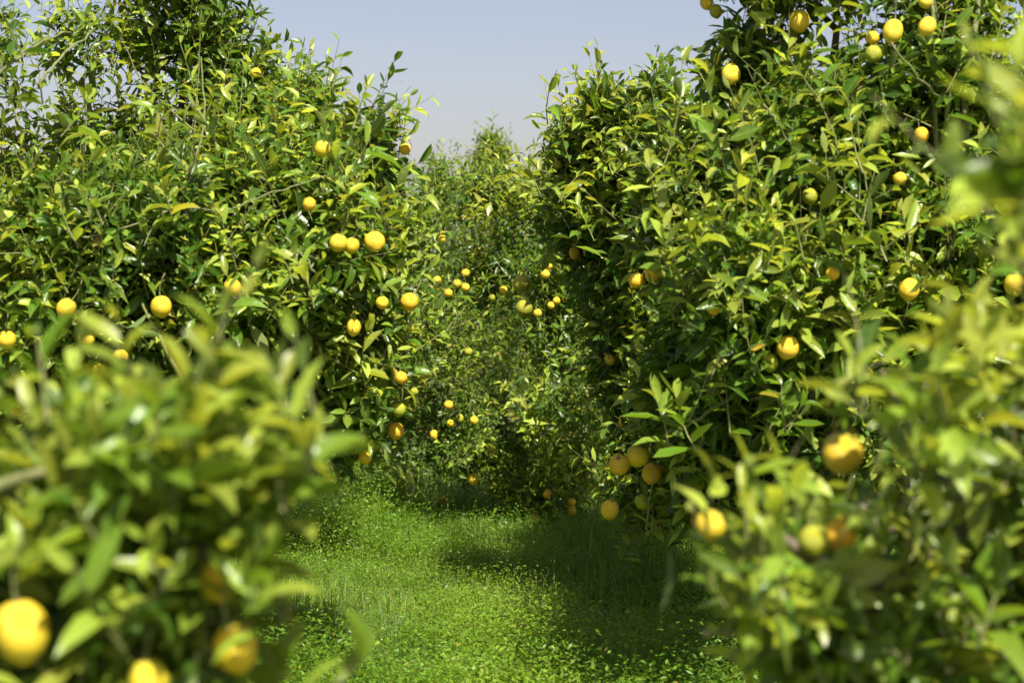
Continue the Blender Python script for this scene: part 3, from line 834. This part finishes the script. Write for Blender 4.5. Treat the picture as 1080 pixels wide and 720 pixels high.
# tree, px, py, diameter in photo pixels, colour, elongation, label
LEM = [
 ('L3', 270, 77, 11, GOLD, 1.0, 'small lemon alone near the top of the tallest tree'),
 ('L2', 340, 157, 17, YEL, 1.05, 'lemon under the dark twig tips, highest on the big leafy tree'),
 ('L2', 326, 215, 12, ORA, 1.0, 'small orange-tinged lemon below the pale arching branch'),
 ('L2', 357, 256, 19, YEL, 1.0, 'first of three lemons in a row, touching a smaller one'),
 ('L2', 371, 259, 16, GOLD, 1.1, 'smaller middle lemon squeezed between two larger ones in a row'),
 ('L2', 395, 255, 22, YEL, 1.0, 'largest and last lemon of the row of three'),
 ('L2', 170, 323, 22, YEL, 1.05, 'round lemon alone above the blurred upright leaves'),
 ('L2', 70, 325, 20, GOLD, 1.1, 'half hidden lemon behind leaves above the blurred bush'),
 ('L2', 245, 303, 18, YEL, 1.05, 'lemon just behind the tallest blurred upright leaf'),
 ('L2', 7, 358, 19, GOLD, 1.0, 'sunlit lemon cut by the left edge, half way up'),
 ('L2', 91, 357, 18, GOLD, 1.0, 'lemon showing between blurred pale leaves, above two others'),
 ('L2', 127, 376, 17, YEL, 0.95, 'lemon just above the blurred bush, right of a similar one'),
 ('L2', 105, 392, 14, GOLD, 1.25, 'narrow lemon peeking out over the blurred leaf tips'),
 ('L2', 79, 415, 13, YEL, 1.15, 'small lemon deep among the blurred leaf tips'),
 ('L2', 17, 431, 13, ORA, 1.0, 'small orange-tinged lemon low at the left edge'),
 ('L2', 179, 424, 11, YEL, 1.2, 'tiny lemon glimpsed through the middle of the blurred bush'),
 ('L2', 325, 392, 12, GOLD, 1.0, 'small lemon beside the blurred upright leaf pair'),
 ('L2', 373, 345, 15, YEL, 1.2, 'slim yellow lemon below the row of three'),
 ('L2', 403, 319, 11, GOLD, 1.0, 'small shaded lemon left of a larger orange one'),
 ('L2', 432, 318, 19, GOLD, 1.0, 'bright golden lemon at the edge of the big leafy tree'),
 ('L2', 417, 454, 18, GOLD, 1.05, 'golden lemon low over the taller grass'),
 ('L2', 421, 432, 14, GRN, 1.1, 'greenish lemon directly above the golden one by the taller grass'),
 ('L2', 423, 398, 12, ORA, 1.0, 'dull orange lemon well above the taller grass'),
 ('L2', 385, 482, 15, GOLD, 1.0, 'lowest lemon behind the blurred bush, touching tall grass'),
 ('L2', 427, 157, 11, GOLD, 1.0, 'small lemon against the sky beside the far hill'),
 ('L4', 461, 295, 8, YEL, 1.0, 'tiny lemon at the outer edge of a loose cluster of five'),
 ('L4', 482, 299, 9, YEL, 1.0, 'tiny lemon in the middle of a loose cluster of five'),
 ('L4', 491, 303, 9, YEL, 1.0, 'tiny lemon touching the middle fruit of a loose cluster'),
 ('L4', 473, 309, 9, GOLD, 1.0, 'tiny lemon lowest in a loose cluster of five'),
 ('L4', 491, 288, 9, GOLD, 1.0, 'tiny lemon topmost in a loose cluster of five'),
 ('L4', 466, 252, 7, YEL, 1.0, 'pinpoint lemon above the loose cluster of five'),
 ('L5', 491, 232, 9, GOLD, 1.0, 'tiny orange lemon below the tall tufted shoot'),
 ('C6', 531, 306, 9, YEL, 1.0, 'tiny bright lemon left of two big greenish ones'),
 ('C6', 519, 314, 8, GRN, 1.0, 'tiny dull lemon lower left of a bright tiny one'),
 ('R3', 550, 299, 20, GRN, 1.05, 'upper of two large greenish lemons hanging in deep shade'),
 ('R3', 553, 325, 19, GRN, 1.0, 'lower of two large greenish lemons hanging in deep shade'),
 ('C6', 567, 330, 9, YEL, 1.0, 'tiny lemon touching the lower large greenish one'),
 ('C6', 575, 289, 10, YEL, 1.0, 'tiny bright lemon right of the upper large greenish one'),
 ('C6', 581, 322, 8, GOLD, 1.0, 'left one of two tiny golden lemons almost touching'),
 ('C6', 587, 317, 7, ORA, 1.0, 'right one of two tiny golden lemons almost touching'),
 ('R3', 606, 267, 12, ORA, 1.2, 'orange lemon next to a fan of very pale leaves'),
 ('C6', 579, 280, 8, YEL, 1.0, 'tiny bright lemon topmost beside the upper large greenish one'),
 ('L4', 437, 413, 9, GRN, 1.0, 'tiny greenish lemon on the left edge of the small-leaved tree'),
 ('L4', 494, 371, 9, GRN, 1.0, 'tiny greenish lemon alone mid-height on the small-leaved tree'),
 ('L4', 473, 427, 10, GOLD, 1.0, 'bright tiny lemon, highest of a low scattered group'),
 ('L4', 485, 441, 8, GRN, 1.2, 'greenish tiny lemon below the bright one of a low group'),
 ('L4', 475, 446, 7, GOLD, 1.0, 'pinpoint golden lemon in the low scattered group'),
 ('L4', 500, 443, 9, YEL, 1.0, 'tiny yellow lemon right of the low scattered group'),
 ('L4', 458, 458, 9, GOLD, 1.15, 'tiny pointed lemon near the tip of the tall grass'),
 ('L4', 519, 474, 8, GRN, 1.0, 'tiny greenish lemon low beside the dark tree skirt'),
 ('L4', 499, 505, 12, YEL, 1.1, 'yellow lemon lowest on the small-leaved tree, near the grass'),
 ('C6', 577, 520, 8, ORA, 1.3, 'tiny shaded lemon on the dark tree skirt above the grass'),
 ('C6', 603, 529, 9, GOLD, 1.0, 'upper of two stacked small lemons by the dark tree skirt'),
 ('C6', 603, 538, 10, ORA, 1.1, 'lower of two stacked small lemons by the dark tree skirt'),
 ('C6', 562, 547, 13, ORA, 0.95, 'orange lemon at the lowest left of the dark tree skirt'),
 ('C6', 600, 556, 11, ORA, 0.95, 'orange lemon between two others hanging in a column'),
 ('C6', 600, 572, 11, ORA, 1.0, 'lowest orange lemon hanging over the shaded grass'),
 ('R3', 643, 379, 11, YEL, 1.1, 'bright small lemon alone before dark shade'),
 ('R2', 671, 296, 16, GOLD, 1.0, 'left and darker lemon of a sunlit pair'),
 ('R2', 689, 289, 18, GOLD, 1.0, 'right and rounder lemon of a sunlit pair'),
 ('R3', 656, 195, 11, YEL, 1.1, 'small lemon beneath the pale slanting branch'),
 ('R3', 588, 174, 9, GRN, 1.0, 'small greenish lemon near the pale upright tips'),
 ('R2', 752, 323, 15, YEL, 1.2, 'slim lemon among leaves in the middle of the large tree'),
 ('R2', 831, 366, 24, YEL, 1.05, 'large sunlit lemon beside a greenish one under a leaf'),
 ('R2', 812, 382, 17, GRN, 1.2, 'greenish lemon tucked below a large sunlit one'),
 ('R2', 878, 288, 13, ORA, 1.0, 'small orange lemon above the dark upright blurred leaf'),
 ('R2', 854, 207, 16, GRN, 1.1, 'green unripe lemon under the pale upright shoot'),
 ('R2', 959, 305, 22, YEL, 1.1, 'bright oval lemon above the blurred pale shoots'),
 ('R2', 1070, 300, 22, YEL, 1.1, 'lemon cut by a leaf near the right edge'),
 ('R2', 913, 394, 15, ORA, 1.0, 'orange lemon at the foot of the dark upright blurred leaf'),
 ('R2', 949, 188, 12, YEL, 0.95, 'small lemon below the bare stems, under another one'),
 ('R2', 972, 142, 15, ORA, 1.1, 'shaded orange lemon close to the bare stems'),
 ('R2', 942, 33, 21, YEL, 1.25, 'long oval lemon at the top, left of the bare stems'),
 ('R2', 921, 57, 18, GRN, 1.0, 'shaded greenish lemon below the long oval one'),
 ('R2', 920, 40, 12, GOLD, 1.0, 'small shaded lemon tucked left of the long oval one'),
 ('R2', 978, 28, 18, YEL, 1.2, 'lemon partly behind the bare upright stem'),
 ('R2', 843, 22, 22, YEL, 1.1, 'clean round lemon at the top middle of the large tree'),
 ('R2', 771, 78, 20, YEL, 1.15, 'oval lemon near the sky on the edge of the large tree'),
 ('R2', 745, 3, 12, GOLD, 1.15, 'lemon hanging highest against the sky'),
 ('R2', 755, 12, 9, GRN, 1.1, 'small green lemon beside the highest hanging one'),
 ('R2', 976, 2, 9, YEL, 1.0, 'lemon cut by the top edge beside the bare stems'),
 ('R2', 653, 490, 22, GOLD, 1.05, 'left lemon of three hanging together in the shade'),
 ('R2', 673, 480, 24, GOLD, 1.1, 'topmost lemon of three hanging together in the shade'),
 ('R2', 688, 499, 22, ORA, 1.05, 'right and most orange lemon of three hanging together'),
 ('R2', 643, 537, 19, GOLD, 1.1, 'dull lemon hanging lowest below the shaded three'),
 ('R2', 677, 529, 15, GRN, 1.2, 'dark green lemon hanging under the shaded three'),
 ('R1', 888, 477, 42, GOLD, 1.05, 'large blurred lemon on the front of the closest right tree'),
 ('R1', 750, 553, 28, YEL, 1.0, 'blurred lemon among pale shoots at the edge of the grass'),
 ('R1', 858, 570, 29, GRN, 1.0, 'blurred green lemon below the large blurred one'),
 ('R1', 887, 562, 20, ORA, 1.3, 'narrow blurred orange lemon half hidden beside the blurred green one'),
 ('R1', 1030, 405, 32, YEL, 0.85, 'blurred sunlit lemon among pale leaves near the right edge'),
 ('L1', 22, 665, 58, YEL, 1.15, 'biggest blurred lemon, cut by the bottom left edge'),
 ('L1', 248, 684, 46, GOLD, 1.15, 'blurred golden lemon at the bottom, nearer the grass'),
 ('L1', 231, 611, 30, YEL, 1.25, 'narrow blurred lemon half hidden above the golden one'),
 ('L1', 156, 716, 36, YEL, 1.0, 'blurred lemon cut by the bottom edge between two larger ones'),
]

def lathe(profile, seg=22):
    V, T = [], []
    for z, r in profile:
        for j in range(seg):
            a = j / seg * 2 * math.pi
            k = 1 + 0.018 * math.sin(3 * a + 2 * z) + 0.012 * math.sin(5 * a)
            V.append((r * k * math.cos(a), r * k * math.sin(a), z))
    n = len(profile)
    for i in range(n - 1):
        for j in range(seg):
            k = (j + 1) % seg
            a0, a1, b0, b1 = i * seg + j, i * seg + k, (i + 1) * seg + j, (i + 1) * seg + k
            T += [(a0, a1, b1), (a0, b1, b0)]
    V += [(0, 0, profile[0][0]), (0, 0, profile[-1][0])]
    for j in range(seg):
        k = (j + 1) % seg
        T += [(n * seg, k, j), (n * seg + 1, (n - 1) * seg + j, (n - 1) * seg + k)]
    return np.array(V, float), np.array(T)

prof = []
for i in range(1, 20):
    th = math.pi * i / 20
    z, r = -math.cos(th), math.sin(th)
    r = r ** 0.96
    if z < -0.85: z -= 0.10 * ((-z - 0.85) / 0.15) ** 2       # blossom-end nipple
    if z > 0.93: z -= 0.05 * ((z - 0.93) / 0.07)              # stalk dimple
    prof.append((z, r))
LV, LT = lathe(prof)
# stalk: green button with star calyx and a bent peduncle, in units of the fruit radius
pd = np.array([(0, 0, 0.90), (0.02, 0, 1.06), (0.08, 0.05, 1.4), (0.12, 0.18, 1.9), (0.10, 0.45, 2.5), (0.02, 0.8, 3.0)])
SVt, STt = tube(pd, [0.16, 0.075, 0.055, 0.05, 0.05, 0.06], 6)
cal_v, cal_t = [(0, 0, 0.985)], []
for k in range(10):
    a = k * 0.6283
    rr = 0.30 if k % 2 == 0 else 0.14
    cal_v.append((rr * math.cos(a), rr * math.sin(a), 0.965 if k % 2 == 0 else 0.985))
for k in range(10):
    cal_t.append((0, 1 + k, 1 + (k + 1) % 10))
SVt2 = np.vstack([SVt, np.array(cal_v)])
STt2 = np.vstack([STt, np.array(cal_t) + len(SVt)])

rl = np.random.default_rng(101)
FALLEN = (-0.45, 13.0)
first = None
CLEAR = {k: [] for k in TREES}
for tk, px, py, dpx, colr, el, label in LEM:
    tree = TREES[tk][0]
    h = tree.hit(px, py)
    Y = h[1] + (-0.16 if (px, py) in ((843, 22), (978, 28)) else 0.02)
    dia = min(max(dpx * Y / F, 0.046), 0.083)
    pos = at(px, py, Y)
    if first is None:
        o = mesh_obj('lemon', LV, LT, [M_PEEL])
        st = mesh_obj('stalk', SVt2, STt2, [M_TWIG], o)
        first = (o, st)
    else:
        o = first[0].copy(); COL.objects.link(o)
        st = first[1].copy(); COL.objects.link(st); st.parent = o
    rad = dia / 2
    o.location = pos
    o.scale = (rad, rad, rad * el)
    o.rotation_euler = (rl.normal(0, 0.3), rl.normal(0, 0.3), rl.uniform(0, 6.28))
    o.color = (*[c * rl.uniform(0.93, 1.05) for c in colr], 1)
    tag(o, label, 'lemon', 'lemons hanging on the trees')
    toc = norm(np.array([0, 0, CAM_Z]) - pos)
    out = norm(toc + 0.15 * UP)
    for k2 in TREES:
        CLEAR[k2].append((pos, rad, toc, 0.6 if any(q in label for q in ('hidden', 'peek', 'glimps', 'behind', 'deep among', 'tucked', 'cut by a leaf', 'among')) else 0.97))

o = first[0].copy(); COL.objects.link(o)
st = first[1].copy(); COL.objects.link(st); st.parent = o
o.location = (FALLEN[0], FALLEN[1], float(ground_z(np.array([FALLEN[0]]), np.array([FALLEN[1]]))[0]) + 0.075)
o.scale = (0.037, 0.037, 0.041)
o.rotation_euler = (1.9, 0.3, 0.8)
o.color = (0.80, 0.50, 0.02, 1)
tag(o, 'fallen lemon lying in the grass at the foot of the small-leaved tree', 'lemon')

for k, (t, label, group) in TREES.items():
    cl = CLEAR[k]
    t.build(label, group, cl)

# ------------------------------------------------------------------ light and sky
SUN_EL, SUN_AZ = math.radians(54), math.radians(159)      # azimuth clockwise from +Y (view direction)
sd = np.array([math.sin(SUN_AZ) * math.cos(SUN_EL), math.cos(SUN_AZ) * math.cos(SUN_EL), math.sin(SUN_EL)])
sun_d = bpy.data.lights.new('sun', 'SUN')
sun_d.energy = 5.0
sun_d.angle = math.radians(0.5)
sun_d.color = (1.0, 0.93, 0.80)
sun = bpy.data.objects.new('sun', sun_d)
COL.objects.link(sun)
sun.rotation_euler = Vector(sd).to_track_quat('Z', 'Y').to_euler()

w = bpy.data.worlds.new('World')
C.world = w
w.use_nodes = True
nt = w.node_tree
nt.nodes.clear()
sky = nt.nodes.new('ShaderNodeTexSky')
sky.sky_type = 'NISHITA'
sky.sun_disc = False
sky.sun_elevation = SUN_EL
sky.sun_rotation = SUN_AZ
sky.altitude = 0
sky.air_density = 1.0
sky.dust_density = 1.9
sky.ozone_density = 2.0
bg = nt.nodes.new('ShaderNodeBackground')
bg.inputs[1].default_value = 0.071
wo = nt.nodes.new('ShaderNodeOutputWorld')
nt.links.new(mixc(nt, 1.0, sky.outputs[0], (1.08, 0.88, 0.85), 'MULTIPLY'), bg.inputs[0])
nt.links.new(bg.outputs[0], wo.inputs[0])

vs = C.view_settings
vs.view_transform = 'Standard'
vs.look = 'None'
vs.gamma = 1.0
vs.use_curve_mapping = False
vs.exposure = 1.12

C.cycles.max_bounces = 9
C.cycles.diffuse_bounces = 6
C.cycles.glossy_bounces = 2
C.cycles.transmission_bounces = 6
C.cycles.use_denoising = True
C.cycles.sample_clamp_indirect = 4
